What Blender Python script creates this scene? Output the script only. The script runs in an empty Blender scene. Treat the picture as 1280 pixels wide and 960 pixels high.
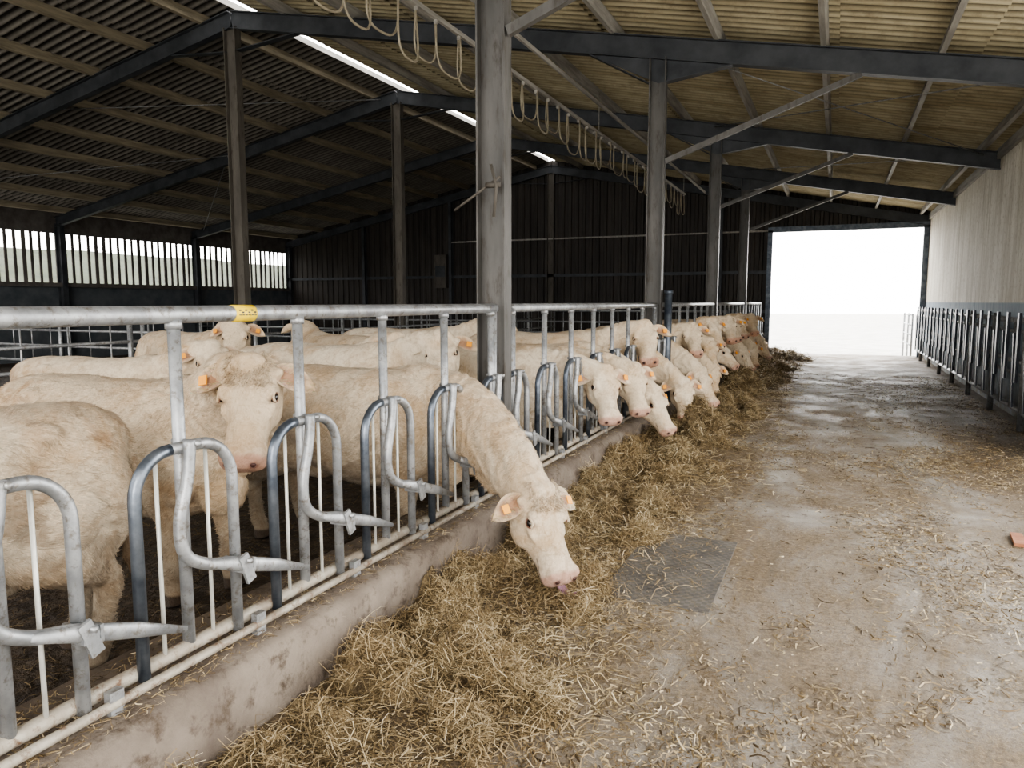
import bpy, math, random
import numpy as np
from mathutils import Vector, Matrix, noise
random.seed(7); np.random.seed(7)
scene = bpy.context.scene
COL = scene.collection

# ------------------------------------------------------------------ materials
def newmat(name):
    m = bpy.data.materials.new(name); m.use_nodes = True
    nt = m.node_tree
    b = nt.nodes['Principled BSDF']
    return m, nt, b
def N(nt, t, **kw):
    n = nt.nodes.new(t)
    for k, v in kw.items():
        if k in n.inputs.keys(): n.inputs[k].default_value = v
        else: setattr(n, k, v)
    return n
def ramp(nt, src, stops):
    r = nt.nodes.new('ShaderNodeValToRGB')
    el = r.color_ramp.elements
    while len(el) < len(stops): el.new(0.5)
    for e, (p, c) in zip(el, stops):
        e.position = p; e.color = (c[0], c[1], c[2], 1) if hasattr(c, '__len__') else (c, c, c, 1)
    nt.links.new(src, r.inputs[0]); return r.outputs[0]
def mix(nt, fac, a, b, mode='MIX'):
    m = nt.nodes.new('ShaderNodeMix'); m.data_type = 'RGBA'; m.blend_type = mode
    for s, i in ((fac, 0), (a, 6), (b, 7)):
        if isinstance(s, (int, float)): m.inputs[i].default_value = s
        elif isinstance(s, tuple): m.inputs[i].default_value = (s[0], s[1], s[2], 1)
        else: nt.links.new(s, m.inputs[i])
    return m.outputs[2]
def coords(nt, scale=(1, 1, 1), kind='Object'):
    tc = nt.nodes.new('ShaderNodeTexCoord'); mp = nt.nodes.new('ShaderNodeMapping')
    mp.inputs['Scale'].default_value = scale
    nt.links.new(tc.outputs[kind], mp.inputs[0]); return mp.outputs[0]
def noi(nt, co, scale, detail=6, rough=.6, dist=0):
    n = N(nt, 'ShaderNodeTexNoise', Scale=scale, Detail=detail, Roughness=rough, Distortion=dist)
    nt.links.new(co, n.inputs['Vector']); return n.outputs['Fac']
def bump(nt, b, h, s=.3, d=.02):
    bp = N(nt, 'ShaderNodeBump', Strength=s, Distance=d)
    nt.links.new(h, bp.inputs['Height']); nt.links.new(bp.outputs[0], b.inputs['Normal'])
def noisy(name, c1, c2, scale=4, rough=.7, metal=0, bs=.2, bscale=40, c3=None, stretch=(1, 1, 1), lo=.35, hi=.65, bd=.01):
    m, nt, b = newmat(name)
    co = coords(nt, stretch)
    f = noi(nt, co, scale)
    st = [(lo, c1), (hi, c2)]
    c = ramp(nt, f, st)
    if c3:
        g = ramp(nt, noi(nt, co, scale*3.3, 8, .7), [(.52, 0), (.66, 1)])
        c = mix(nt, g, c, c3)
    nt.links.new(c, b.inputs['Base Color'])
    b.inputs['Roughness'].default_value = rough; b.inputs['Metallic'].default_value = metal
    bump(nt, b, noi(nt, co, bscale, 4), bs, bd)
    return m

M_galv = noisy('galvanised_steel', (.23, .24, .25), (.42, .43, .44), 9, .48, .65, .12, 60, c3=(.18, .162, .14))
M_galv_shaded = noisy('shaded_leg_steel', (.07, .085, .11), (.20, .225, .26), 8, .38, .8, .1, 60)  # near hoop legs: shade and dark reflection painted into the galvanised colour
M_rod = noisy('pale_rod', (.50, .50, .46), (.66, .65, .60), 12, .5, .3, .1, 60)
M_rustrail = noisy('soiled_rail', (.25, .21, .165), (.42, .39, .33), 7, .65, .3, .3, 60, c3=(.15, .09, .055))
M_post = noisy('painted_post', (.062, .060, .056), (.105, .10, .094), 5, .55, .2, .15, 40, c3=(.05, .042, .034), stretch=(1, 1, .25))
M_post2 = noisy('dusty_post', (.070, .062, .052), (.11, .098, .082), 5, .7, .1, .15, 40, c3=(.05, .04, .03), stretch=(1, 1, .25))
M_frame = noisy('painted_frame', (.030, .034, .040), (.065, .07, .078), 3, .55, .3, .1, 40)
M_purlin = noisy('timber_purlin', (.17, .145, .10), (.30, .26, .185), 5, .8, 0, .3, 30, stretch=(3, .3, 3))
M_purlin_g = noisy('grey_purlin', (.22, .21, .19), (.38, .365, .33), 5, .7, 0, .3, 30, stretch=(3, .3, 3))
M_curb = noisy('curb_concrete', (.115, .09, .072), (.225, .188, .152), 3, .9, 0, .7, 50, c3=(.07, .05, .034))
M_mud = noisy('pen_mud', (.022, .014, .009), (.062, .043, .026), 5, .7, 0, 1, 14, c3=(.115, .08, .045), bd=.06)
M_hose = noisy('tan_hose', (.22, .19, .14), (.34, .30, .22), 9, .6, 0, .1, 40)
M_yellow = noisy('yellow_label', (.80, .55, .02), (.85, .62, .03), 9, .5)
M_black = noisy('black_rubber', (.02, .02, .02), (.035, .035, .035), 9, .5)
M_brick = noisy('terracotta', (.30, .12, .06), (.42, .20, .11), 9, .85, 0, .4, 60)
M_hookblk = noisy('dark_painted_rail', (.02, .025, .035), (.05, .055, .07), 7, .45, .5)
M_bluegate = noisy('blue_grey_tube', (.06, .075, .10), (.15, .17, .20), 8, .45, .6)

def wall_conc():
    m, nt, b = newmat('precast_wall')
    co = coords(nt); cs = coords(nt, (1, 2.2, .18))
    c = ramp(nt, noi(nt, co, .9), [(.3, (.62, .58, .49)), (.7, (.80, .76, .67))])
    s = ramp(nt, noi(nt, cs, 2.2, 8, .7), [(.45, 0), (.70, .95)])
    c = mix(nt, s, c, (.42, .37, .28))
    s2 = ramp(nt, noi(nt, co, 14, 8, .7), [(.52, 0), (.66, .7)])
    c = mix(nt, s2, c, (.40, .33, .24))
    sz = nt.nodes.new('ShaderNodeSeparateXYZ'); nt.links.new(co, sz.inputs[0])
    mr = N(nt, 'ShaderNodeMapRange'); nt.links.new(sz.outputs[2], mr.inputs[0])
    mr.inputs[1].default_value = 1.60; mr.inputs[2].default_value = 1.57
    low = ramp(nt, noi(nt, cs, 3, 8, .7), [(.3, (.15, .20, .25)), (.7, (.30, .36, .41))])
    c = mix(nt, mr.outputs[0], c, low)
    mb = N(nt, 'ShaderNodeMapRange'); nt.links.new(sz.outputs[2], mb.inputs[0]); mb.inputs[1].default_value = .6; mb.inputs[2].default_value = .05
    dd = mix(nt, 1.0, mb.outputs[0], ramp(nt, noi(nt, co, 4, 8, .7), [(.35, .3), (.6, 1)]), 'MULTIPLY')
    c = mix(nt, dd, c, (.12, .095, .065))
    nt.links.new(c, b.inputs['Base Color']); b.inputs['Roughness'].default_value = .85
    bump(nt, b, noi(nt, co, 30), .3, .01)
    return m
M_wallR = wall_conc()

def floor_mat():
    m, nt, b = newmat('aisle_concrete')
    co = coords(nt); cy = coords(nt, (1, .45, 1))
    base = ramp(nt, noi(nt, co, 2.6, 12, .7, .3), [(.28, (.20, .172, .143)), (.5, (.34, .305, .262)), (.72, (.49, .455, .405))])
    big = ramp(nt, noi(nt, cy, .55, 6, .6), [(.35, .68), (.62, 1.1)])
    base = mix(nt, 1.0, base, big, 'MULTIPLY')
    dirt = ramp(nt, noi(nt, cy, .9, 10, .72, .5), [(.42, 0), (.54, .95)])
    dc = ramp(nt, noi(nt, co, 34, 8, .75), [(.35, (.09, .06, .036)), (.65, (.29, .22, .135))])
    c = mix(nt, dirt, base, dc)
    sp = ramp(nt, noi(nt, co, 75, 4, .7), [(.55, 0), (.63, 1)])
    pm = ramp(nt, noi(nt, cy, 1.5, 8, .7), [(.40, .1), (.58, .85)])
    c = mix(nt, mix(nt, 1.0, sp, pm, 'MULTIPLY'), c, (.36, .28, .155))
    sp2 = ramp(nt, noi(nt, co, 110, 4, .7), [(.58, 0), (.66, .8)])
    c = mix(nt, sp2, c, (.10, .075, .05))
    sp3 = ramp(nt, noi(nt, co, 9, 6, .75), [(.58, 0), (.64, .8)])
    c = mix(nt, sp3, c, (.13, .095, .06))
    ct = coords(nt, (5, .22, 1))
    ty = ramp(nt, noi(nt, ct, 1.6, 8, .7), [(.54, 0), (.68, .5)])
    c = mix(nt, ty, c, (.15, .12, .085))
    sx = nt.nodes.new('ShaderNodeSeparateXYZ'); nt.links.new(co, sx.inputs[0])
    def band(a, bb):
        mr = N(nt, 'ShaderNodeMapRange'); nt.links.new(sx.outputs[0], mr.inputs[0])
        mr.inputs[1].default_value = a; mr.inputs[2].default_value = bb
        return mr.outputs[0]
    r = mix(nt, 1.0, band(.95, 1.75), ramp(nt, noi(nt, cy, 1.8, 8, .7), [(.3, .25), (.55, 1)]), 'MULTIPLY')
    c = mix(nt, r, c, ramp(nt, noi(nt, co, 40, 5), [(.4, (.06, .043, .026)), (.65, (.19, .14, .085))]))
    l = mix(nt, 1.0, band(-.75, -1.5), ramp(nt, noi(nt, cy, 2.1, 8, .7), [(.3, .35), (.55, .95)]), 'MULTIPLY')
    c = mix(nt, l, c, ramp(nt, noi(nt, co, 50, 5), [(.4, (.07, .047, .028)), (.65, (.20, .15, .09))]))
    nt.links.new(c, b.inputs['Base Color'])
    rr = ramp(nt, noi(nt, co, 1.5, 8), [(.4, .60), (.6, .90)]); nt.links.new(rr, b.inputs['Roughness'])
    bump(nt, b, noi(nt, co, 45, 10, .75), .7, .018)
    return m
M_floor = floor_mat()

def roof_mat(name, c1, c2, c3):
    m, nt, b = newmat(name)
    co = coords(nt); cs = coords(nt, (.35, 2.5, 1))
    c = ramp(nt, noi(nt, cs, 1.2, 6, .6), [(.3, c1), (.68, c2)])
    s = ramp(nt, noi(nt, co, 3.5, 9, .75), [(.48, 0), (.70, .6)])
    c = mix(nt, s, c, c3)
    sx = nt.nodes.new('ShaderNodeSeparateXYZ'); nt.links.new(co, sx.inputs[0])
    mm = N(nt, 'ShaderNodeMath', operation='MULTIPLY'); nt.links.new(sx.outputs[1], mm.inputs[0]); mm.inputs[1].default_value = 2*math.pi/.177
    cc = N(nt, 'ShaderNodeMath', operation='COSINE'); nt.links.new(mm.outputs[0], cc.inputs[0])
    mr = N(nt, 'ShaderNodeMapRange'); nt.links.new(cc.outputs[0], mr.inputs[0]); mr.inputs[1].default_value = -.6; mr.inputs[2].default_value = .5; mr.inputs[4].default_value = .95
    c = mix(nt, mr.outputs[0], c, tuple(x*.34 for x in c3))  # shade of the corrugation painted into the sheet colour along each flute
    nt.links.new(c, b.inputs['Base Color']); b.inputs['Roughness'].default_value = .9
    return m
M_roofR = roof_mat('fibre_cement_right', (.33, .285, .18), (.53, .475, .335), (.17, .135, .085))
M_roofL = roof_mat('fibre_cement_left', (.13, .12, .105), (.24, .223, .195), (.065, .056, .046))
M_backwall = noisy('dark_cladding', (.020, .017, .015), (.05, .043, .037), 2, .6, .2, .15, 30, c3=(.032, .022, .016), stretch=(2, 1, .3))
M_leftlow = noisy('left_wall_concrete', (.05, .06, .07), (.10, .11, .12), 2, .8)
M_slat = noisy('slat_timber', (.07, .06, .055), (.13, .12, .11), 4, .8)
M_grass = noisy('grass', (.010, .020, .004), (.030, .045, .012), .6, .9, 0, .6, 20, c3=(.045, .045, .02))
M_yard = noisy('yard_gravel', (.55, .53, .48), (.75, .73, .69), 1.5, .9, 0, .4, 30)

def straw_mat(name, cols):
    m, nt, b = newmat(name)
    g = nt.nodes.new('ShaderNodeNewGeometry')
    c = ramp(nt, g.outputs['Random Per Island'], cols)
    co = coords(nt); c = mix(nt, ramp(nt, noi(nt, co, 1.7, 6), [(.38, 0), (.62, .75)]), c, (.55, .47, .38), 'MULTIPLY')
    nt.links.new(c, b.inputs['Base Color']); b.inputs['Roughness'].default_value = .65
    return m
M_straw = straw_mat('straw', [(0, (.10, .070, .036)), (.3, (.27, .20, .105)), (.65, (.45, .355, .205)), (.92, (.58, .49, .32)), (1, (.74, .66, .49))])
M_chaff = straw_mat('chaff', [(0, (.06, .042, .022)), (.35, (.20, .14, .07)), (.7, (.42, .33, .185)), (1, (.68, .58, .40))])
M_strawbase = noisy('straw_base', (.06, .04, .02), (.20, .145, .075), 14, .95, 0, 1, 60, c3=(.29, .22, .12), bd=.03)

def fur_mat():
    m, nt, b = newmat('charolais_coat')
    at = nt.nodes.new('ShaderNodeAttribute'); at.attribute_name = 'Col'
    co = coords(nt); oi = nt.nodes.new('ShaderNodeObjectInfo')
    ad = nt.nodes.new('ShaderNodeVectorMath'); ad.operation = 'ADD'
    sc = nt.nodes.new('ShaderNodeVectorMath'); sc.operation = 'SCALE'; sc.inputs[3].default_value = 37.
    cmb = nt.nodes.new('ShaderNodeCombineXYZ')
    nt.links.new(oi.outputs['Random'], cmb.inputs[0]); nt.links.new(cmb.outputs[0], sc.inputs[0])
    nt.links.new(co, ad.inputs[0]); nt.links.new(sc.outputs[0], ad.inputs[1])
    v = ad.outputs[0]
    c = mix(nt, ramp(nt, oi.outputs['Random'], [(0, 0), (1, .7)]), at.outputs['Color'], (.88, .79, .68), 'MULTIPLY')
    f = ramp(nt, noi(nt, v, 2.2, 8, .68, .8), [(.46, 0), (.64, .75)])
    c = mix(nt, f, c, (.76, .62, .47), 'MULTIPLY')
    f2 = ramp(nt, noi(nt, v, 24, 6, .75, 1.5), [(.45, 0), (.66, .5)])
    c = mix(nt, f2, c, (.62, .52, .42), 'MULTIPLY')
    f3 = ramp(nt, noi(nt, v, 7, 8, .75, 1.), [(.53, 0), (.68, .65)])
    c = mix(nt, f3, c, (.50, .43, .35), 'MULTIPLY')
    nt.links.new(c, b.inputs['Base Color'])
    b.inputs['Roughness'].default_value = .85
    b.inputs['Specular IOR Level'].default_value = .25
    b.inputs['Sheen Weight'].default_value = .1
    hv = mix(nt, .5, noi(nt, v, 26, 8, .75, 2.0), noi(nt, v, 110, 3, .7, 1.0))
    bump(nt, b, hv, .75, .02)
    return m
M_fur = fur_mat()
M_eye, _nt, _b = newmat('cow_eye'); _b.inputs['Base Color'].default_value = (.012, .008, .006, 1); _b.inputs['Roughness'].default_value = .08
M_tag = noisy('orange_ear_tag', (.85, .34, .03), (.88, .40, .05), 9, .5)
M_tongue = noisy('tongue', (.16, .085, .12), (.25, .13, .16), 20, .35)
M_nostril = noisy('nostril_dark', (.04, .018, .015), (.07, .03, .025), 20, .4)

def plate_mat():
    m, nt, b = newmat('chequer_plate')
    co = coords(nt)
    c = ramp(nt, noi(nt, co, 4, 8, .7), [(.35, (.085, .078, .072)), (.65, (.19, .175, .155))])
    c = mix(nt, ramp(nt, noi(nt, co, 45, 5, .7), [(.5, 0), (.62, .6)]), c, (.24, .195, .13))
    ck = N(nt, 'ShaderNodeTexChecker', Scale=36.); nt.links.new(co, ck.inputs['Vector'])
    c = mix(nt, mix(nt, .35, (0., 0., 0.), ck.outputs['Fac']), c, (.05, .045, .04))
    nt.links.new(c, b.inputs['Base Color']); b.inputs['Roughness'].default_value = .75; b.inputs['Metallic'].default_value = .15
    bump(nt, b, ck.outputs['Fac'], .5, .008)
    return m
M_plate = plate_mat()

# ------------------------------------------------------------------ mesh builder
class MB:
    def __init__(s): s.v = []; s.f = []; s.m = []; s.c = []; s.sm = []
    def add(s, vs, fs, mat=0, col=(1, 1, 1), smooth=True):
        o = len(s.v); s.v.extend([tuple(p) for p in vs]); s.c.extend([col]*len(vs))
        for f in fs: s.f.append(tuple(i+o for i in f)); s.m.append(mat); s.sm.append(smooth)
    def box(s, a, b, mat=0, col=(1, 1, 1)):
        x0, y0, z0 = a; x1, y1, z1 = b
        s.add([(x0,y0,z0),(x1,y0,z0),(x1,y1,z0),(x0,y1,z0),(x0,y0,z1),(x1,y0,z1),(x1,y1,z1),(x0,y1,z1)],
              [(0,3,2,1),(4,5,6,7),(0,1,5,4),(1,2,6,5),(2,3,7,6),(3,0,4,7)], mat, col, False)
    def bar(s, p0, p1, d, dd, ss, od=0, os=0, mat=0):
        p0 = Vector(p0); p1 = Vector(p1); t = (p1-p0).normalized(); d = Vector(d); d = (d-t*d.dot(t)).normalized(); q = t.cross(d)
        vs = []
        for p in (p0, p1):
            for a, b in ((-1,-1),(1,-1),(1,1),(-1,1)):
                vs.append(p+d*(od+a*dd/2)+q*(os+b*ss/2))
        s.add(vs, [(0,3,2,1),(4,5,6,7),(0,1,5,4),(1,2,6,5),(2,3,7,6),(3,0,4,7)], mat, (1,1,1), False)
    def ibeam(s, p0, p1, d, h, w, tf=.012, tw=.008, mat=0):
        s.bar(p0, p1, d, tf, w, h/2-tf/2, 0, mat); s.bar(p0, p1, d, tf, w, -h/2+tf/2, 0, mat); s.bar(p0, p1, d, h-2*tf, tw, 0, 0, mat)
    def tube(s, pts, r, seg=10, mat=0, col=(1,1,1), flat=None, cap=True):
        pts = [Vector(p) for p in pts]; n = len(pts)
        rs = r if hasattr(r, '__len__') else [r]*n
        T = []
        for i in range(n):
            a = pts[max(i-1,0)]; b = pts[min(i+1,n-1)]; T.append((b-a).normalized())
        ref = Vector((0,0,1)) if abs(T[0].z) < .9 else Vector((1,0,0))
        u = (ref-T[0]*ref.dot(T[0])).normalized(); vs = []
        for i in range(n):
            u = (u-T[i]*u.dot(T[i])).normalized(); w = T[i].cross(u)
            for k in range(seg):
                a = 2*math.pi*k/seg
                fx = flat[i] if flat else (1,1)
                vs.append(pts[i]+u*math.cos(a)*rs[i]*fx[0]+w*math.sin(a)*rs[i]*fx[1])
        fs = [(i*seg+k, i*seg+(k+1)%seg, (i+1)*seg+(k+1)%seg, (i+1)*seg+k) for i in range(n-1) for k in range(seg)]
        if cap: fs += [tuple(range(seg))[::-1], tuple((n-1)*seg+k for k in range(seg))]
        s.add(vs, fs, mat, col)
    def ell(s, c, r, mat=0, col=(1,1,1), axes=None, nu=14, nv=9):
        c = Vector(c); ax = axes or (Vector((1,0,0)),Vector((0,1,0)),Vector((0,0,1)))
        vs = [c+ax[2]*r[2]]
        for j in range(1, nv):
            ph = math.pi*j/nv
            for k in range(nu):
                a = 2*math.pi*k/nu
                vs.append(c+ax[0]*r[0]*math.sin(ph)*math.cos(a)+ax[1]*r[1]*math.sin(ph)*math.sin(a)+ax[2]*r[2]*math.cos(ph))
        vs.append(c-ax[2]*r[2]); L = len(vs)-1
        fs = [(0, 1+k, 1+(k+1)%nu) for k in range(nu)]
        for j in range(nv-2):
            for k in range(nu):
                a = 1+j*nu+k; b = 1+j*nu+(k+1)%nu; fs.append((a, a+nu, b+nu, b))
        fs += [(L, 1+(nv-2)*nu+(k+1)%nu, 1+(nv-2)*nu+k) for k in range(nu)]
        s.add(vs, fs, mat, col)
    def sweep(s, st, seg=24, e=2.3):
        vs = []; n = len(st)
        for p, S, U, w, h in st:
            for k in range(seg):
                a = 2*math.pi*k/seg; ca = math.cos(a); sa = math.sin(a)
                x = math.copysign(abs(ca)**(2/e), ca); y = math.copysign(abs(sa)**(2/e), sa)
                vs.append(p+S*w*x+U*h*y)
        fs = [(i*seg+k, i*seg+(k+1)%seg, (i+1)*seg+(k+1)%seg, (i+1)*seg+k) for i in range(n-1) for k in range(seg)]
        fs += [tuple(range(seg))[::-1], tuple((n-1)*seg+k for k in range(seg))]
        s.add(vs, fs)
    def mesh(s, name, mats=(), color=False):
        me = bpy.data.meshes.new(name); me.from_pydata([tuple(p) for p in s.v], [], s.f)
        for m in mats: me.materials.append(m)
        me.polygons.foreach_set('material_index', s.m); me.polygons.foreach_set('use_smooth', s.sm)
        if color:
            a = me.color_attributes.new('Col', 'FLOAT_COLOR', 'POINT')
            arr = np.ones((len(s.v), 4), dtype=np.float32); arr[:, :3] = np.array(s.c, dtype=np.float32)
            a.data.foreach_set('color', arr.ravel())
        me.update(); return me
    def obj(s, name, mats, loc=(0,0,0), color=False):
        o = bpy.data.objects.new(name, s.mesh(name, mats, color)); o.location = loc; COL.objects.link(o); return o

# ------------------------------------------------------------------ layout constants
H = 1.6
XB = -2.12               # feed barrier plane
XR = 2.35; XL = -20.6; XM = -9.1
YB = 24.25; Y0R = -3.0
ZPEN = -.08
FR = [-.25, 4.65, 9.55, 14.45, 19.35, 24.15]
def zr(x):               # underside of rafters
    return 3.73+.194*(2.35-x) if x > XM else 5.951-.194*(XM-x)

# ------------------------------------------------------------------ camera
f = 920.; yaw = math.atan(.4375); pit = math.atan(103/920.)
c_, s_ = math.cos(yaw), math.sin(yaw); cp, sp = math.cos(pit), math.sin(pit)
R = Vector((c_, s_, 0)); F = Vector((-s_*cp, c_*cp, -sp)); U = R.cross(F)
cam = bpy.data.cameras.new('camera'); cam.sensor_width = 36; cam.lens = 36*f/1280; cam.sensor_fit = 'HORIZONTAL'
co = bpy.data.objects.new('camera', cam); COL.objects.link(co)
mw = Matrix((R, U, -F)).transposed().to_4x4(); mw.translation = Vector((0, 0, H)); co.matrix_world = mw
cam.clip_start = .05; cam.clip_end = 500
scene.camera = co

# ------------------------------------------------------------------ ground, floors
def grid_plane(name, x0, x1, y0, y1, z, mat, thick=.1):
    m = MB(); m.box((x0, y0, z-thick), (x1, y1, z)); return m.obj(name, [mat])
grid_plane('floor', -1.93, XR, -3, YB+.4, 0, M_floor)
grid_plane('floor_pen', XL, -2.42, -3, YB, ZPEN, M_mud)
grid_plane('ground_yard', -60, 60, -50, 120, -.2, M_yard)
m = MB(); nx, ny = 16, 60; vs = []; fs = []
for i in range(nx):
    for j in range(ny):
        x = -24-i*2.2; y = -20+j*2
        vs.append((x, y, -.1+max(0, (-26-x))*.185+.3*noise.noise(Vector((x*.2, y*.2, 0)))))
for i in range(nx-1):
    for j in range(ny-1):
        a = i*ny+j; fs.append((a, a+1, a+ny+1, a+ny))
m.add(vs, fs); m.obj('grass_bank', [M_grass])

# curb
m = MB(); n = 400; vs = []; fs = []
prof = [(-2.42, -.15), (-2.42, .27), (-2.25, .278), (-2.05, .282), (-1.972, .272), (-1.948, .245), (-1.94, .16), (-1.935, .08), (-1.925, .0), (-1.925, -.05)]
for j in range(n+1):
    y = -2.5+(YB+2.4)*j/n
    for k, (x, z) in enumerate(prof):
        w = (noise.noise(Vector((x*6, y*2.3, z*6)))*.014+noise.noise(Vector((x*15, y*13, z*15)))*.007) if 0 < k < 9 else 0
        vs.append((x+w, y, z+w*.8))
K = len(prof)
for j in range(n):
    for k in range(K-1):
        a = j*K+k; fs.append((a, a+K, a+K+1, a+1))
m.add(vs, fs); m.obj('feed_curb', [M_curb])

# ------------------------------------------------------------------ feed barriers
def smooth_path(pts, n=6):
    P = [Vector(p) for p in pts]; out = []
    for i in range(len(P)-1):
        p0 = P[max(i-1, 0)]; p1 = P[i]; p2 = P[i+1]; p3 = P[min(i+2, len(P)-1)]
        for k in range(n):
            t = k/n
            out.append(.5*((2*p1)+(p2-p0)*t+(2*p0-5*p1+4*p2-p3)*t*t+(3*p1-p0-3*p2+p3)*t**3))
    out.append(P[-1]); return out
ZB = .345; ZT = 1.555
def barrier(yend, detail=True):
    m = MB(); x = XB
    y1 = yend-.10; y0 = yend-4.72
    seg = 12 if detail else 8
    m.tube([(x, y0, ZT), (x, y1, ZT)], .031, 14, 0)
    m.tube([(x, y0, ZB), (x, y1, ZB)], .026, 12, 2)
    m.tube([(x+.055, y0, ZB-.03), (x+.055, y1, ZB-.03)], .017, 8, 2)
    for y in (y0+.02, y1-.02):
        m.tube([(x, y, .28), (x, y, ZT)], .024, seg, 0)
    for j in range(8):
        y = yend-.16-.65*j
        if y < y0: continue
        m.tube([(x, y, ZB), (x, y, ZT)], .0225, seg, 0)
        m.tube([(x, y, ZT-.05), (x, y, ZT-.02)], .029, seg, 0)
        a, b = y-.22, y+.21; zt = 1.09; rr = .15
        pts = [(x+.03, a, ZB-.02)]
        for q in range(9):
            t = math.pi/2*q/8; pts.append((x+.03, a+rr-rr*math.cos(t), zt-rr+rr*math.sin(t)))
        for q in range(9):
            t = math.pi/2*q/8; pts.append((x+.03, b-rr+rr*math.sin(t), zt-rr+rr*math.cos(t)))
        pts.append((x+.03, b, ZB-.02))
        m.tube(pts[:10], .0215, seg, 1, cap=True); m.tube(pts[9:], .0215, seg, 0)
        for dy in (-.115, .105):
            m.tube([(x+.01, y+dy, ZB), (x+.01, y+dy, zt-.02)], .0075, 6, 3)
        xs = x+.068
        sw = smooth_path([(xs, y-.015, zt+.03), (xs, y-.035, .98), (xs, y-.075, .84), (xs, y-.06, .72), (xs, y+.03, .655), (xs, y+.14, .625), (xs, y+.22, .60)], 5)
        m.tube(sw, .0225, seg, 0)
        m.tube([(xs+.01, y+.03, .655), (xs+.018, y+.2, .60), (xs+.03, y+.36, .545), (xs+.045, y+.54, .475)], [.016, .026, .024, .012], seg, 0,
               flat=[(1, .8), (1.1, .55), (1.1, .45), (.9, .5)])
        m.bar((xs+.03, y+.18, .64), (xs+.03, y+.22, .53), (1, 0, 0), .012, .045, mat=0)
        m.bar((xs-.06, y+.18, .60), (xs+.035, y+.18, .60), (0, 0, 1), .055, .012, mat=0)
        m.bar((xs-.06, y+.235, .59), (xs+.035, y+.235, .59), (0, 0, 1), .055, .012, mat=0)
        m.tube([(xs-.03, y+.205, .615), (xs+.05, y+.205, .615)], .011, 6, 0)
        m.bar((x+.05, y+.30, .27), (x+.05, y+.30, .36), (1, 0, 0), .03, .05, mat=0)
        m.tube([(x-.03, y, zt+.015), (xs+.03, y, zt+.015)], .012, 6, 0)
    return m.obj('feed_barrier', [M_galv, M_galv_shaded, M_rustrail, M_rod])
for i, y in enumerate([4.65, 9.55, 14.45, 19.35, 24.0]): barrier(y, detail=i < 2)
m = MB()
m.tube([(XB, 2.16, ZT), (XB, 2.27, ZT)], .0325, 14, 0)
for k in range(6):
    m.bar((XB+.0325, 2.172+.016*k, ZT+.012-.008*(k % 2)), (XB+.0325, 2.181+.016*k, ZT+.012-.008*(k % 2)), (0, 0, 1), .006, .002, mat=1)
    m.bar((XB+.0325, 2.172+.016*k, ZT-.006), (XB+.0325, 2.183+.016*k, ZT-.006), (0, 0, 1), .004, .002, mat=1)
m.obj('barrier_label', [M_yellow, M_black])

# ------------------------------------------------------------------ portal frames
XP = -2.17
for i, y in enumerate(FR):
    m = MB()
    if i < 5:
        m.ibeam((XP, y, -.05), (XP, y, zr(XP)+.02), (1, 0, 0), .21, .12, .013, .010, 0)
        m.box((XP-.14, y-.1, .27), (XP+.14, y+.1, .29), 0)
    m.ibeam((XM, y, -.05), (XM, y, 5.97), (1, 0, 0), .24, .14, .014, .010, 1)
    m.ibeam((2.44, y, zr(2.44)+.14), (XM, y, zr(XM)+.14), (0, 0, 1), .27, .13, .014, .010, 2)
    m.ibeam((XM, y, zr(XM)+.14), (XL, y, zr(XL)+.14), (0, 0, 1), .27, .13, .014, .010, 2)
    for sx in (1, -1):
        if i < 5:
            vs = [(XP, y-.006, zr(XP)-.28), (XP+sx*.9, y-.006, zr(XP+sx*.9)), (XP, y-.006, zr(XP)+.02),
                  (XP, y+.006, zr(XP)-.28), (XP+sx*.9, y+.006, zr(XP+sx*.9)), (XP, y+.006, zr(XP)+.02)]
            m.add(vs, [(0,1,2),(5,4,3),(0,3,4,1),(1,4,5,2),(2,5,3,0)], 2, smooth=False)
            m.bar((XP+sx*.1, y, zr(XP)-.28), (XP+sx*.9, y, zr(XP+sx*.9)), (0, 0, 1), .012, .12, mat=2)
        m.bar((XM+sx*.1, y, zr(XM)-.35), (XM+sx*1.3, y, zr(XM+sx*1.3)), (0, 0, 1), .012, .12, mat=2)
    if 0 < i < 5:
        m.bar((XP+.12, y-.03, 3.36), (.15, y-.03, zr(.15)+.0), (0, 0, 1), .065, .05, mat=0)
    m.ibeam((XL+.12, y, -.05), (XL+.12, y, zr(XL)+.1), (1, 0, 0), .22, .14, .014, .010, 2)
    if i >= 2: m.ibeam((XR+.24, y, -.1), (XR+.24, y, zr(2.5)+.1), (1, 0, 0), .2, .14, .014, .010, 2)
    m.obj('portal_frame', [M_post, M_post2, M_frame])

m = MB()
m.tube([(XP-.25, 4.55, 2.22), (XP+.10, 4.53, 2.42)], .009, 8, 0)
m.tube([(XP+.04, 4.52, 2.50), (XP+.08, 4.52, 2.36), (XP+.06, 4.52, 2.16)], .011, 8, 0)
m.tube([(XP+.0, 4.53, 2.37), (XP+.10, 4.53, 2.37)], .02, 8, 0)
m.obj('gate_latch', [M_post2])
m = MB()
m.tube([(XB+.1, 9.75, .27), (XB+.1, 9.75, 1.72)], .05, 14, 0); m.tube([(XB+.1, 9.75, 1.70), (XB+.1, 9.75, 1.75)], .06, 14, 0)
m.obj('gate_hinge_post', [M_bluegate])

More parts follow.
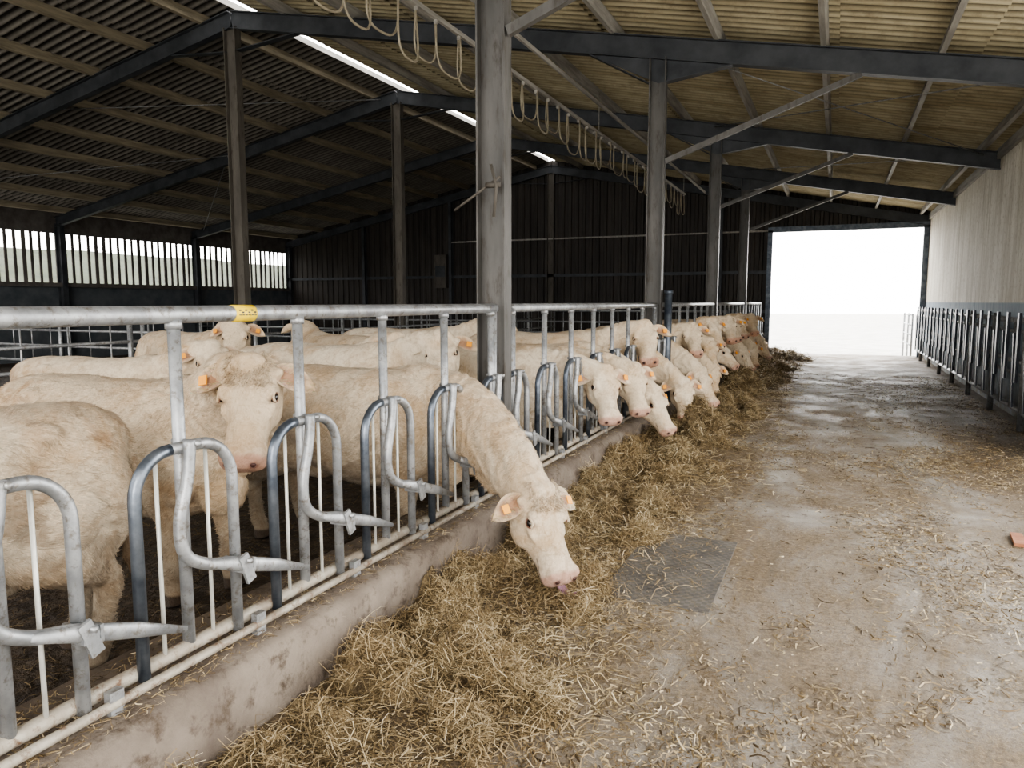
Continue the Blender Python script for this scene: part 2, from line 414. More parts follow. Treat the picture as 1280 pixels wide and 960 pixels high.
# ------------------------------------------------------------------ roof
def roof(name, xa, xb, mat):
    wl = .177; ny = int((YB+.3-Y0R)/wl*8); ys = np.linspace(Y0R, YB+.3, ny)
    wav = .034*np.cos(2*np.pi*ys/wl)
    nsh = max(1, round(abs(xb-xa)/1.45)); m = MB(); vs = []; fs = []
    for k in range(nsh):
        x0 = xa+(xb-xa)*k/nsh; x1 = xa+(xb-xa)*(k+1)/nsh + (.12 if xb > xa else -.12)
        o = len(vs)
        for x, dz in ((x0, .0), (x1, -.022)):
            for y, w in zip(ys, wav): vs.append((x, y, zr(x)+.46+w+dz))
        for j in range(ny-1): fs.append((o+j, o+j+1, o+ny+j+1, o+ny+j))
    m.add(vs, fs, 0); return m.obj(name, [mat])
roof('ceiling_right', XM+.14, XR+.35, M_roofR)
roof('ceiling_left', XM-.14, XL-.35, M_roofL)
m = MB()
for sx in (1, -1):
    m.bar((XM+sx*.15, Y0R, zr(XM)+.46), (XM+sx*.15, YB, zr(XM)+.46), (0, 0, 1), .10, .02)
m.obj('ridge_vent', [M_purlin_g])
m = MB(); xs = [2.1, .95, -.25, -1.45, -2.75, -4.1, -5.4, -6.7, -8.0]
for k, x in enumerate(xs):
    m.bar((x, Y0R, zr(x)+.345), (x, YB, zr(x)+.345), (.19, 0, 1), .15, .06, mat=1)
x = -9.7
while x > XL:
    m.bar((x, Y0R, zr(x)+.345), (x, YB, zr(x)+.345), (-.19, 0, 1), .16, .07, mat=0); x -= 1.3
m.obj('roof_purlins', [M_purlin, M_purlin_g])
m = MB()
for (a, b) in (((2.1, 9.6), (-2.2, 14.4)), ((-2.2, 9.6), (2.1, 14.4)), ((2.1, 14.5), (-2.2, 19.3)), ((-20, 9.6), (-14, 14.4)), ((-14, 14.4), (-20, 19.3)), ((-14, 9.6), (-9.5, 14.4))):
    m.tube([(a[0], a[1], zr(a[0])+.2), (b[0], b[1], zr(b[0])+.2)], .009, 6)
m.obj('wind_bracing', [M_galv])

# festoon of hoses on track
m = MB(); xt = -4.0; zt = 4.55
m.bar((xt, 4.7, zt+.03), (xt, 21.2, zt+.03), (0, 0, 1), .05, .04, mat=1)
m.bar((xt+.55, 4.7, zt+.05), (xt+.55, 21.2, zt+.05), (0, 0, 1), .05, .03, mat=1)
y = 5.1; random.seed(3)
while y < 20.8:
    w = .40+random.uniform(-.04, .12); d = .5+random.uniform(-.08, .1)
    pts = []
    for q in range(17):
        t = q/16; u = 2*t-1
        pts.append((xt+.03*math.sin(y*7+t*3), y+w*t+.10*math.sin(math.pi*2*t)*-1, zt-d*(1-abs(u)**2.6)))
    m.tube(pts, .012, 6, 0); y += w
    m.box((xt-.02, y-.015, zt-.04), (xt+.02, y+.015, zt+.01), 1)
for k in range(5):
    y = 5+k*4; m.tube([(xt, y, zt), (xt, y, zr(xt)+.3)], .008, 6, 1)
m.obj('hose_festoon', [M_hose, M_purlin_g])
m = MB(); m.bar((-1.80, 5.0, 4.62), (-1.42, 6.3, 4.15), (0, 0, 1), .03, .12); m.bar((-1.80, 5.0, 4.62), (-1.80, 5.0, zr(-1.75)+.3), (1, 0, 0), .02, .02)
m.obj('cable_tray', [M_purlin_g])

# ------------------------------------------------------------------ walls
m = MB(); y = 8.6
while y < YB:
    y2 = min(y+2.45, YB+.2); m.box((XR, y+.008, -.1), (XR+.12, y2-.008, 4.1), 0); y = y2
m.box((XR+.01, 8.6, -.1), (XR+.11, YB+.2, 4.05), 0)
m.obj('wall_right', [M_wallR])
m = MB(); m.bar((XR-.03, 8.6, 3.98), (XR-.03, YB, 3.98), (0, 0, 1), .16, .05); m.obj('trim_1', [M_purlin_g])

def clad(m, x0, x1, zb, zt, y, mat=0, pitch=.25):
    x = x0; pr = []
    while x < x1:
        for dx, dy in ((0, 0), (.10, 0), (.125, .035), (.205, .035), (.23, 0)):
            if x+dx < x1: pr.append((x+dx, dy))
        x += pitch
    pr.append((x1, 0)); o = []
    for (px, dy) in pr:
        o.append((px, y-dy, zb)); o.append((px, y-dy, zt(px) if callable(zt) else zt))
    m.add(o, [(2*i, 2*i+2, 2*i+3, 2*i+1) for i in range(len(pr)-1)], mat, smooth=False)
m = MB()
top = lambda x: zr(x)+.45
clad(m, XL, -1.91, 0, top, YB)
clad(m, -1.91, XR, 3.72, top, YB)
for z in (1.3, 2.5): m.bar((XL, YB-.08, z), (-1.95, YB-.08, z), (0, 0, 1), .10, .05, mat=2)
m.bar((-13, YB-.09, 3.75), (-1.95, YB-.09, 3.75), (0, 0, 1), .05, .05, mat=3)
for xx in (-16.8, -13., -5.4, -3.4): m.ibeam((xx, YB-.12, 0), (xx, YB-.12, zr(xx)), (0, 1, 0), .16, .12, mat=2)
m.obj('wall_back', [M_backwall, M_post2, M_frame, M_purlin_g])
m = MB()
m.box((-2.0, YB-.12, 0), (-1.86, YB+.06, 3.76), 0); m.box((2.2, YB-.12, 0), (2.34, YB+.06, 3.76), 0); m.box((-2.0, YB-.12, 3.70), (2.34, YB+.06, 3.86), 0)
m.obj('door_1', [M_bluegate])
m = MB(); m.box((-13.6, YB-.30, 2.1), (-13.1, YB-.12, 3.3), 0); m.box((-13.55, YB-.32, 2.5), (-13.15, YB-.30, 2.9), 1); m.obj('electrical_cabinet', [M_post2, M_frame])

m = MB(); m.box((XL-.1, -3, -.1), (XL, YB, 2.1), 0); m.box((XL-.1, -3, 3.55), (XL, YB, 4.3), 1); m.box((XL, -3, 2.02), (XL+.12, YB, 2.14), 1)
m.obj('wall_left', [M_leftlow, M_slat])
m = MB(); y = -3; random.seed(5)
while y < YB:
    w = random.choice([.07, .08, .11]); m.box((XL-.06, y, 2.1), (XL-.03, y+w, 3.56), 0); y += .25+random.uniform(-.02, .02)
m.obj('window_1', [M_slat])

def fence(a, b, zs, name, posts=2.4, mat=M_galv):
    m = MB(); a = Vector(a); b = Vector(b); L = (b-a).length; n = max(1, round(L/posts))
    for z in zs: m.tube([a+Vector((0, 0, z)), b+Vector((0, 0, z))], .024, 8)
    for k in range(n+1):
        p = a+(b-a)*k/n; m.tube([p, p+Vector((0, 0, zs[-1]+.05))], .035, 8)
    for k in range(n*4):
        p = a+(b-a)*(k+.5)/(n*4); m.tube([p+Vector((0, 0, zs[0])), p+Vector((0, 0, zs[-1]))], .012, 6)
    m.obj(name, [mat])
fence((-8.9, 0, 0), (-8.9, 24, 0), [.45, .75, 1.05, 1.35], 'pen_fence')
fence((-2.5, 19.3, 0), (-8.7, 19.3, 0), [.45, .75, 1.05, 1.35], 'pen_fence')
fence((-9.2, 9.5, 0), (-20.3, 9.5, 0), [.45, .75, 1.05, 1.35], 'pen_fence')
fence((-9.2, 19.3, 0), (-20.3, 19.3, 0), [.45, .75, 1.05, 1.35], 'pen_fence')

m = MB(); x = 2.16
for z, r in ((1.36, .036), (1.22, .024), (.84, .032), (.68, .024), (.24, .034)):
    m.tube([(x, 8.7, z), (x, YB-.4, z)], r, 8, 0)
y = 8.8; k = 0
while y < YB-.5:
    if k % 3 == 0: m.tube([(x, y, 0), (x, y, 1.44)], .04, 8, 0)
    m.bar((x-.05, y+.20, .58), (x-.05, y+.20, 1.46), (1, 0, 0), .03, .09, mat=1)
    m.bar((x-.05, y+.30, .26), (x-.05, y+.46, 1.20), (1, 0, 0), .02, .055, mat=1)
    m.tube([(x-.03, y+.5, .24), (x-.03, y+.5, 1.34)], .019, 6, 0)
    y += .66; k += 1
m.obj('side_feed_rail', [M_galv, M_hookblk])
m = MB()
for z in (.3, .6, .9, 1.2): m.tube([(2.1, YB+.5, z), (2.1, YB+3.3, z)], .022, 8)
for y in (YB+.5, YB+1.8, YB+3.3): m.tube([(2.1, y, -.2), (2.1, y, 1.25)], .03, 8)
m.obj('yard_gate', [M_galv])

m = MB(); m.box((-1.12, 3.74, -.0), (-.53, 4.95, .008)); m.obj('drain_cover', [M_plate])
m = MB(); random.seed(9)
for k in range(3):
    x = 1.18+.10*k; y = 5.75-.05*k
    m.bar((x, y-.13, .012), (x+.02, y+.12, .016), (0, 0, 1), .022, .07)
m.obj('broken_tile', [M_brick])

# ------------------------------------------------------------------ straw
gx0, gx1, gy0, gy1 = -1.93, -.2, .8, 23.5
GX, GY = 70, 760
X = np.linspace(gx0, gx1, GX); Y = np.linspace(gy0, gy1, GY)
HF = np.zeros((GX, GY))
for i, x in enumerate(X):
    for j, y in enumerate(Y):
        edge = -1.04+.022*max(0, y-5)+.44*noise.noise(Vector((3.1, y*1.05, 0)))+.2*noise.noise(Vector((1.1, y*3.5, 0)))
        u = (x-gx0)/(edge-gx0)
        env = max(0, 1-u**2.0) if u < 1 else 0
        lump = noise.noise(Vector((x*2.3, y*1.7, 4.)))+.6*noise.noise(Vector((x*6, y*5, 1.)))+.3*noise.noise(Vector((x*14, y*13, 1.)))
        a = .16+1.9*lump
        amp = .16 if y < 8 else .24
        HF[i, j] = max(0, amp*env*a)
def hs(x, y):
    fx = np.clip((x-gx0)/(gx1-gx0)*(GX-1), 0, GX-1.001); fy = np.clip((y-gy0)/(gy1-gy0)*(GY-1), 0, GY-1.001)
    i = fx.astype(int); j = fy.astype(int); a = fx-i; b = fy-j
    return HF[i, j]*(1-a)*(1-b)+HF[i+1, j]*a*(1-b)+HF[i, j+1]*(1-a)*b+HF[i+1, j+1]*a*b
m = MB(); vs = []; fs = []
for i in range(GX):
    for j in range(GY): vs.append((X[i], Y[j], HF[i, j]*.85-.006))
for i in range(GX-1):
    for j in range(GY-1):
        a = i*GY+j
        if max(HF[i, j], HF[i+1, j], HF[i, j+1], HF[i+1, j+1]) > 0: fs.append((a, a+GY, a+GY+1, a+1))
m.add(vs, fs, 1)
def strands(x, y, z, L, W, pitchamp, rng):
    n = len(x); az = rng.uniform(0, 2*np.pi, n); pt = rng.normal(0, pitchamp, n)
    d = np.stack([np.cos(az)*np.cos(pt), np.sin(az)*np.cos(pt), np.sin(pt)], 1)
    s = np.stack([-np.sin(az), np.cos(az), rng.normal(0, .5, n)], 1); s /= np.linalg.norm(s, axis=1)[:, None]
    c = np.stack([x, y, z], 1); bend = rng.normal(0, .22, n)*L
    up = np.stack([rng.normal(0, .4, n), rng.normal(0, .4, n), np.ones(n)], 1)
    ps = []
    for t, k in ((-.5, 0), (-.17, .8), (.17, .8), (.5, 0)):
        p = c+d*(L*t)[:, None]+(up+s)*(bend*k)[:, None]; p[:, 2] = np.maximum(p[:, 2], .003)
        ps.append(p-s*(W/2)[:, None]); ps.append(p+s*(W/2)[:, None])
    V = np.stack(ps, 1).reshape(-1, 3)
    base = np.arange(n)*8
    Fq = np.concatenate([np.stack([base+a, base+a+1, base+a+3, base+a+2], 1) for a in (0, 2, 4)], 0)
    return V, Fq
rng = np.random.default_rng(4)
def sample(n, y0, y1, L0, L1, W):
    x = rng.uniform(gx0+.03, gx1, n*3); y = y0+(y1-y0)*rng.uniform(0, 1, n*3)**1.2
    h = hs(x, y); k = rng.uniform(0, 1, n*3) < np.clip(.09*np.clip((-.35-x)/.9, 0, 1)**1.5+h/.08, 0, 1); x, y, h = x[k], y[k], h[k]
    L = rng.uniform(L0, L1, len(x))*rng.choice([.5, 1, 1], len(x)); return strands(x, y, h*.85+rng.exponential(.014, len(x))*np.clip(h/.05, .15, 1), L, np.full(len(x), W)*rng.uniform(.5, 1.4, len(x)), .33*np.clip(h/.04, .1, 1), rng)
parts = [sample(90000, 1.0, 7, .04, .17, .0028), sample(34000, 6.5, 14, .07, .22, .005), sample(14000, 13, 23.3, .12, .3, .009)]
V0 = np.array(m.v); allV = [V0]; o = len(V0)
allF = list(m.f); mats = [1]*len(m.f)
for V, Fq in parts:
    allV.append(V); allF += [tuple(r) for r in (Fq+o).tolist()]; mats += [0]*len(Fq); o += len(V)
def rawobj(name, V, Fs, mi, mts):
    me = bpy.data.meshes.new(name); me.from_pydata(V.tolist(), [], Fs)
    for q in mts: me.materials.append(q)
    me.polygons.foreach_set('material_index', mi); me.update()
    ob = bpy.data.objects.new(name, me); COL.objects.link(ob); return ob
rawobj('straw_pile', np.concatenate(allV), allF, mats, [M_straw, M_strawbase])
n = 250000
y = .8+17*rng.uniform(0, 1, n)**1.6; x = rng.uniform(-1.9, 2.2, n)
dens = np.array([noise.noise(Vector((a*1.1, b*.55, 9)))+.7*noise.noise(Vector((a*3.5, b*2.5, 2))) for a, b in zip(x, y)])
dist = np.clip(1-(x+1.9)/1.6, 0, 1); dr_ = np.clip((x-.0)/1.2, 0, 1)
keep = rng.uniform(0, 1, n) < np.clip(.11+.95*dens+.38*dr_, .03, 1)*.8+.45*dist
x, y = x[keep], y[keep]; n = len(x)
V1, F1 = strands(x, y, np.full(n, .004), rng.uniform(.006, .035, n)*rng.choice([1, 1, 1, 1, 3], n), rng.uniform(.002, .0075, n), .03, rng)
n2 = 7000; x = rng.uniform(-2.36, -1.97, n2); y = .6+12*rng.uniform(0, 1, n2)**1.5
V2, F2 = strands(x, y, np.full(n2, .290), rng.uniform(.01, .06, n2), rng.uniform(.002, .004, n2), .05, rng)
V2[:, 2] = np.maximum(V2[:, 2], .286)
rawobj('loose_chaff', np.concatenate([V1, V2]), [tuple(r) for r in F1.tolist()]+[tuple(r) for r in (F2+len(V1)).tolist()], [0]*(len(F1)+len(F2)), [M_chaff])
n3 = 12000; x = rng.uniform(-8, -2.45, n3); y = .8+13*rng.uniform(0, 1, n3)
V3, F3 = strands(x, y, np.full(n3, .01), rng.uniform(.04, .16, n3), rng.uniform(.003, .006, n3), .1, rng); V3[:, 2] += ZPEN
rawobj('bedding_straw', V3, [tuple(r) for r in F3.tolist()], [0]*len(F3), [M_strawbase])

# ------------------------------------------------------------------ cows
CREAM = (.80, .70, .55); PINK = (.54, .33, .26); HOOF = (.08, .06, .045); DIRT = (.13, .095, .065)
def sstep(a, b, x):
    t = np.clip((x-a)/(b-a), 0, 1); return t*t*(3-2*t)
TR = [(-1.06, 1.10, .07, .07), (-1.0, 1.04, .18, .17), (-.88, .99, .26, .27), (-.70, .965, .295, .315), (-.50, .93, .315, .345), (-.25, .885, .345, .385), (0, .87, .365, .40),
      (.22, .885, .345, .395), (.40, .915, .30, .385), (.55, .93, .25, .345), (.68, .93, .20, .28), (.76, .93, .14, .2)]
def cow_mesh(name, P, yw, pt, roll=0, voxel=.018, tongue=False, legs=(0, 0, 0, 0), tags=True, neckw=1., midz=0, hair=0):
    P = Vector(P); yw = math.radians(yw); pt = math.radians(pt)
    A = Vector((math.cos(pt)*math.cos(yw), math.cos(pt)*math.sin(yw), -math.sin(pt)))
    Nn = Vector((math.sin(pt)*math.cos(yw), math.sin(pt)*math.sin(yw), math.cos(pt)))
    if roll: Nn = Matrix.Rotation(math.radians(roll), 3, A) @ Nn
    S = Nn.cross(A)
    Yv = Vector((0, 1, 0)); Zv = Vector((0, 0, 1))
    b = MB()
    b.sweep([(Vector((x, 0, z)), Yv, Zv, w, h) for x, z, w, h in TR], 28, 2.25)
    B0 = Vector((.42, 0, .98)); P0 = P+A*.08-Nn*.11
    d = (P0-B0).length
    endd = (A*.55+(P0-B0).normalized()*.8-Nn*.1).normalized()
    B1 = B0+Vector((1, 0, .1+midz)).normalized()*d*.42; B2 = P0-endd*d*.34
    st = []; NS = 12
    for i in range(NS+1):
        t = i/NS; p = B0*(1-t)**3+B1*3*t*(1-t)**2+B2*3*t*t*(1-t)+P0*t**3
        dt = ((B1-B0)*3*(1-t)**2+(B2-B1)*6*t*(1-t)+(P0-B2)*3*t*t).normalized()
        up = (Zv*(1-t)+Nn*t*1.0); up = (up-dt*up.dot(dt)).normalized(); side = up.cross(dt)
        w = (.21*(1-t)+.12*t-.02*math.sin(math.pi*t))*neckw**math.sin(math.pi*t); h = .34*(1-t)+.155*t-.0*math.sin(math.pi*t)
        st.append((p, side, up, w, h))
    b.sweep(st, 24, 2.1)
    for i in range(1, 9):
        p, side, up, w, h = st[i]; b.ell(p-up*(h*.95), (.09, .035, .08), axes=(side.cross(up), side, up), nu=10, nv=7)
    HR = [(-.05, .06, .05, -.03), (-.02, .11, .09, -.01), (.04, .138, .12, 0), (.10, .146, .138, 0), (.16, .142, .144, -.002), (.22, .122, .138, -.008), (.28, .104, .124, -.010),
          (.34, .095, .108, -.010), (.39, .096, .095, -.010), (.43, .105, .088, -.008), (.47, .114, .080, -.012), (.50, .112, .070, -.022), (.52, .098, .056, -.034), (.533, .068, .038, -.050)]
    b.sweep([(P+A*t+Nn*(off-h), S, Nn, w, h) for t, w, h, off in HR], 24, 2.35)
    for sg in (1, -1):
        b.ell(P+A*.150+S*sg*.108-Nn*.030, (.050, .034, .030), axes=(A, S, Nn))
        b.ell(P+A*.205+S*sg*.105-Nn*.080, (.075, .030, .022), axes=(A, S, Nn))
        b.ell(P+A*.17+S*sg*.078-Nn*.19, (.12, .060, .10), axes=(A, S, Nn))
        b.ell(P+A*.475+S*sg*.068-Nn*.040, (.042, .042, .032), axes=(A, S, Nn))
        b.ell(P+A*.45+S*sg*.075-Nn*.11, (.06, .036, .035), axes=(A, S, Nn))
        b.ell(P+A*.035+S*sg*.120-Nn*.065, (.03, .045, .03), axes=(A, S, Nn))
    b.ell(P+A*.31-Nn*.020, (.16, .045, .022), axes=(A, S, Nn))
    b.ell(P+A*.0-Nn*.015, (.055, .09, .055), axes=(A, S, Nn))
    b.ell(P+A*.46-Nn*.150, (.05, .062, .03), axes=(A, S, Nn))
    for sg in (1, -1):
        b.ell((.46, sg*.18, .86), (.20, .13, .31)); b.ell((-.76, sg*.17, .83), (.24, .16, .33)); b.ell((-.56, sg*.225, 1.16), (.09, .06, .06))
        b.ell((-.46, sg*.22, .70), (.13, .10, .16))
    b.ell((.64, 0, .68), (.17, .13, .18)); b.ell((.35, 0, 1.2), (.22, .07, .105)); b.ell((-.45, 0, .56), (.17, .12, .11)); b.ell((.1, 0, .60), (.5, .22, .16))
    for k, (sx, sg) in enumerate(((1, 1), (1, -1), (-1, 1), (-1, -1))):
        o = legs[k]
        if sx > 0:
            pts = [(.50, sg*.19, .88), (.42+o*.3, sg*.19, .66), (.46+o*.6, sg*.175, .50), (.475+o*.8, sg*.17, .39), (.47+o*.9, sg*.17, .27), (.465+o, sg*.17, .14), (.485+o, sg*.17, .075), (.505+o, sg*.17, .0)]
            rs = [.15, .12, .075, .066, .046, .052, .054, .070]
        else:
            pts = [(-.72, sg*.19, .86), (-.56+o*.3, sg*.21, .68), (-.72+o*.5, sg*.20, .56), (-.86+o*.7, sg*.185, .45), (-.845+o*.9, sg*.18, .28), (-.82+o, sg*.18, .14), (-.79+o, sg*.18, .075), (-.77+o, sg*.18, .0)]
            rs = [.17, .16, .11, .068, .048, .053, .055, .070]
        pp = smooth_path(pts, 3); rr = list(np.interp(np.linspace(0, 7, len(pp)), range(8), rs))
        b.tube(pp, rr, 12)
    b.tube(smooth_path([(-1.0, 0, 1.14), (-1.09, 0, 1.10), (-1.13, 0, .95), (-1.12, .01, .72), (-1.10, .02, .55)], 4), list(np.interp(np.linspace(0, 1, 17), [0, .3, 1], [.045, .03, .018])), 8)
    b.tube([(-1.10, .02, .58), (-1.09, .02, .45), (-1.10, .03, .32)], [.02, .045, .015], 8)
    me = b.mesh('tmp'); ob = bpy.data.objects.new('tmp', me); COL.objects.link(ob)
    md = ob.modifiers.new('r', 'REMESH'); md.mode = 'VOXEL'; md.voxel_size = voxel
    ms = ob.modifiers.new('s', 'SMOOTH'); ms.factor = .5; ms.iterations = max(2, int(round(4*(.014/voxel)**1.2)))
    dg = bpy.context.evaluated_depsgraph_get(); me2 = bpy.data.meshes.new_from_object(ob.evaluated_get(dg))
    bpy.data.objects.remove(ob)
    nv = len(me2.vertices); cv = np.empty(nv*3); me2.vertices.foreach_get('co', cv); cv = cv.reshape(-1, 3)
    nrm = np.array([v.normal[:] for v in me2.vertices])
    faces = [tuple(p.vertices) for p in me2.polygons]
    rel = cv-np.array(P); t = rel@np.array(A); n_ = rel@np.array(Nn); s = rel@np.array(S)
    hm = (np.abs(s) < .19)*(n_ < .1)*(n_ > -.4)*(t > -.1)*(t < .7)
    col = np.tile(np.array(CREAM), (nv, 1))
    def blend(fac, c):
        nonlocal col
        col = col*(1-fac[:, None])+np.array(c)*fac[:, None]
    nzh = np.array([noise.noise(Vector(p)*22) for p in cv])
    nz = np.array([noise.noise(Vector(p)*5) for p in cv])
    z = cv[:, 2].copy()
    cv = cv+nrm*((nz*.011+.004*nzh)*(~hm)*sstep(.1, .5, z))[:, None]
    nk = sstep(.5, .75, cv[:, 0])*(~hm)*sstep(.25, .5, z)
    cv = cv+nrm*(nk*.005*np.sin(cv[:, 0]*50+9*nz))[:, None]
    blend(hm*sstep(.455, .490, t+.012*nzh)*.85, PINK)
    blend(hm*sstep(.36, .46, t)*.18, PINK)
    blend(hm*(t > .36)*(np.abs(s) > .02)*np.exp(-((n_+.122)/.006)**2)*.8, (.10, .05, .04))
    for sg in (1, -1):
        e = np.linalg.norm(rel-np.array(A)*.168-np.array(S)*sg*.13+np.array(Nn)*.05, axis=1)
        blend(sstep(.045, .026, e)*.6, (.34, .21, .16))
        e = np.linalg.norm((rel-np.array(A)*.515-np.array(S)*sg*.060+np.array(Nn)*.05), axis=1)
        blend(sstep(.030, .016, e)*.7, (.20, .09, .07))
    blend(sstep(.60, .18, z+.22*nz)*.65*(~(hm & (t > -.1))), DIRT)
    blend(sstep(.30, .10, np.abs(z-.55)+.3*nz)*.35*(cv[:, 0] < .6), (.30, .235, .17))
    blend(sstep(.08, .36, nz+.3*nzh)*.65*(cv[:, 0] < .3)*sstep(1.25, .8, z), (.27, .21, .15))
    blend(sstep(-.1, .5, nzh+nz)*.40*sstep(.0, .4, cv[:, 0])*sstep(.8, 1.1, z)*(~hm), (.54, .40, .27))
    blend(sstep(.0, .45, nzh+.8*nz)*.5*sstep(-.3, -.6, cv[:, 0])*sstep(.7, .95, z), (.54, .39, .26))
    blend(sstep(.075, .055, z), HOOF)
    blend((cv[:, 0] < -1.0)*sstep(.9, .6, z)*.45, (.35, .25, .16))
    f_ = MB(); f_.v = [tuple(p) for p in cv]; f_.c = [tuple(c) for c in (col*(.92 if hair else 1))]; f_.f = faces; f_.m = [0]*len(faces); f_.sm = [True]*len(faces)
    if hair:
        rg = np.random.default_rng(11)
        ok = np.where((z > .12) & ~(hm & (t > .43)))[0]; idx = rg.choice(ok, hair)
        p = cv[idx]+rg.normal(0, voxel*.3, (hair, 3)); nn = nrm[idx]; hh = hm[idx]
        flow = np.tile(np.array([-1., 0, -.55]), (hair, 1)); flow[hh] = np.array(A)
        swirl = np.array([noise.noise_vector(Vector(q)*6)[:] for q in p]); flow = flow+swirl*1.0+rg.normal(0, .16, (hair, 3))
        tg = flow-nn*np.sum(flow*nn, 1)[:, None]; tg /= np.linalg.norm(tg, axis=1)[:, None]+1e-6
        L = np.where(hh, .012, .028)*rg.uniform(.6, 1.4, hair); W = np.where(hh, .0012, .0019)
        sd = np.cross(tg, nn)
        p = p-nn*.002
        a0 = p-sd*W[:, None]; a1 = p+sd*W[:, None]; m0 = p+tg*(L*.55)[:, None]+nn*(L*.14)[:, None]; tip = p+tg*L[:, None]+nn*(L*.16)[:, None]
        V = np.stack([a0, a1, m0+sd*(W*.7)[:, None], m0-sd*(W*.7)[:, None], tip], 1).reshape(-1, 3)
        o = len(f_.v); f_.v += [tuple(q) for q in V.tolist()]
        cc = np.repeat(np.clip(col[idx]*rg.uniform(.65, 1.18, hair)[:, None], 0, .9), 5, 0); f_.c += [tuple(q) for q in cc.tolist()]
        for k in range(hair):
            b0 = o+5*k; f_.f.append((b0, b0+1, b0+2, b0+3)); f_.f.append((b0+3, b0+2, b0+4))
        f_.m += [0]*(2*hair); f_.sm += [True]*(2*hair)
    for sg in (1, -1):
        ec = P+A*.172+S*sg*.126-Nn*.050; eo = (S*sg*.88+Nn*.40).normalized(); e2 = A; e3 = eo.cross(e2)
        f_.ell(ec, (.022, .026, .020), 1, (.02, .01, .01), axes=(eo, e2, e3))
        ring = [ec+eo*.008+e2*.0265*math.cos(a)+e3*.0205*math.sin(a) for a in np.linspace(0, 2*math.pi, 17)]
        f_.tube(ring, .0042, 6, 0, (.22, .12, .09), cap=False)
        up3 = e3 if e3.dot(Nn) > 0 else -e3
        for q in (0, 1):
            lid = [ec+eo*(.013+.004*q)+e2*.028*math.cos(a)+up3*(.017+.007*q)*math.sin(a) for a in np.linspace(.25, 2.9, 10)]
            f_.tube(lid, .0062, 6, 0, tuple(c*(.72+.2*q) for c in CREAM))
        f_.ell(P+A*.517+S*sg*.060-Nn*.046, (.012, .015, .021), 4, (.03, .02, .02), axes=(A, (S*sg*.9-Nn*.4).normalized(), (Nn*.9+S*sg*.4).normalized()), nu=10, nv=7)
        base = P+A*.035+S*sg*.120-Nn*.065; ed = (S*sg*1.0+A*.10-Nn*.22).normalized(); wd = (A-ed*A.dot(ed)).normalized(); en = wd.cross(ed)*(1 if wd.cross(ed).dot(Nn) > 0 else -1)
        L = .205; ni, nq = 10, 7
        for layer in (0, 1):
            vs = []; fs = []
            for i in range(ni):
                q = i/(ni-1); hw = .066*math.sin(math.pi*min(1, q*.84+.16))**.75*(1 if q < 1 else 0)+.003
                for j in range(nq):
                    u = 2*j/(nq-1)-1
                    vs.append(base+ed*L*q+wd*(hw*u+.05*q*q)+en*(-.034*(1-u*u)*(1-q*.5)-.03*q*q+(.004 if layer else -.006)))
            for i in range(ni-1):
                for j in range(nq-1):
                    a = i*nq+j; fs.append((a, a+1, a+nq+1, a+nq) if layer else (a, a+nq, a+nq+1, a+1))
            cc = (.52, .35, .25) if layer else CREAM
            o = len(f_.v); f_.add(vs, fs, 0, cc)
            if layer:
                for q in range(len(vs)):
                    i, j = divmod(q, nq); u = abs(2*j/(nq-1)-1); w = max(0, (u-.4)/.6) if i < ni-3 else 1
                    f_.c[o+q] = tuple(a*(1-w)+b_*w for a, b_ in zip(cc, CREAM))
            if layer and voxel < .015:
                rr_ = random.Random(5)
                for k in range(170):
                    q = rr_.uniform(.02, .95); u = rr_.choice([-1, 1])*rr_.uniform(.35, 1); hw = .066*math.sin(math.pi*min(1, q*.84+.16))**.75
                    p0 = base+ed*L*q+wd*(hw*u+.05*q*q)+en*(-.034*(1-u*u)*(1-q*.5)-.03*q*q)
                    f_.tube([p0, p0-wd*u*.022*rr_.uniform(-.6, 1)+ed*.022+en*.010], [.0020, .0005], 3, 0, tuple(c*rr_.uniform(.75, 1.05) for c in CREAM))
        if tags:
            tc = base+ed*.12+en*.006+wd*.02
            f_.bar(tc-wd*.025, tc+wd*.025, en, .006, .042, mat=2)
    rg = random.Random(int(abs(P.x*1000)+abs(P.y*777)))
    if voxel < .015:
        for k in range(420):
            a0 = rg.uniform(-.06, .12); s0 = rg.uniform(-.11, .11); p0 = P+A*a0+S*s0+Nn*(.004-.8*s0*s0-(.25*abs(a0) if a0 < 0 else .08*a0))
            dr = (A*rg.uniform(.2, 1)+S*rg.uniform(-.8, .8)+Nn*rg.uniform(-.05, .3)).normalized(); cu = S*rg.uniform(-1, 1)*.02
            k2 = rg.uniform(.65, 1.05)
            f_.tube([p0, p0+dr*.022+Nn*.002, p0+dr*.036+cu], [.0030, .0022, .001], 4, 0, tuple(c*k2 for c in CREAM))
    if tongue:
        t0 = P+A*.47-Nn*.095
        f_.tube(smooth_path([t0, t0+A*.07-Nn*.0, t0+A*.12+Nn*.030+S*.01, t0+A*.13+Nn*.085+S*.015], 4), list(np.linspace(.028, .016, 13)), 10, 3, (1, 1, 1), flat=[(.5, 1.1)]*13)
    return f_.mesh(name, [M_fur, M_eye, M_tag, M_tongue, M_nostril], True)
def put(me, x, y, hd, sc=1., sy=1., z=ZPEN):
    sc *= .97
    o = bpy.data.objects.new('cow', me); o.location = (x, y, z); o.rotation_euler = (0, 0, math.radians(hd)); o.scale = (sc, sc*sy, sc); COL.objects.link(o); return o

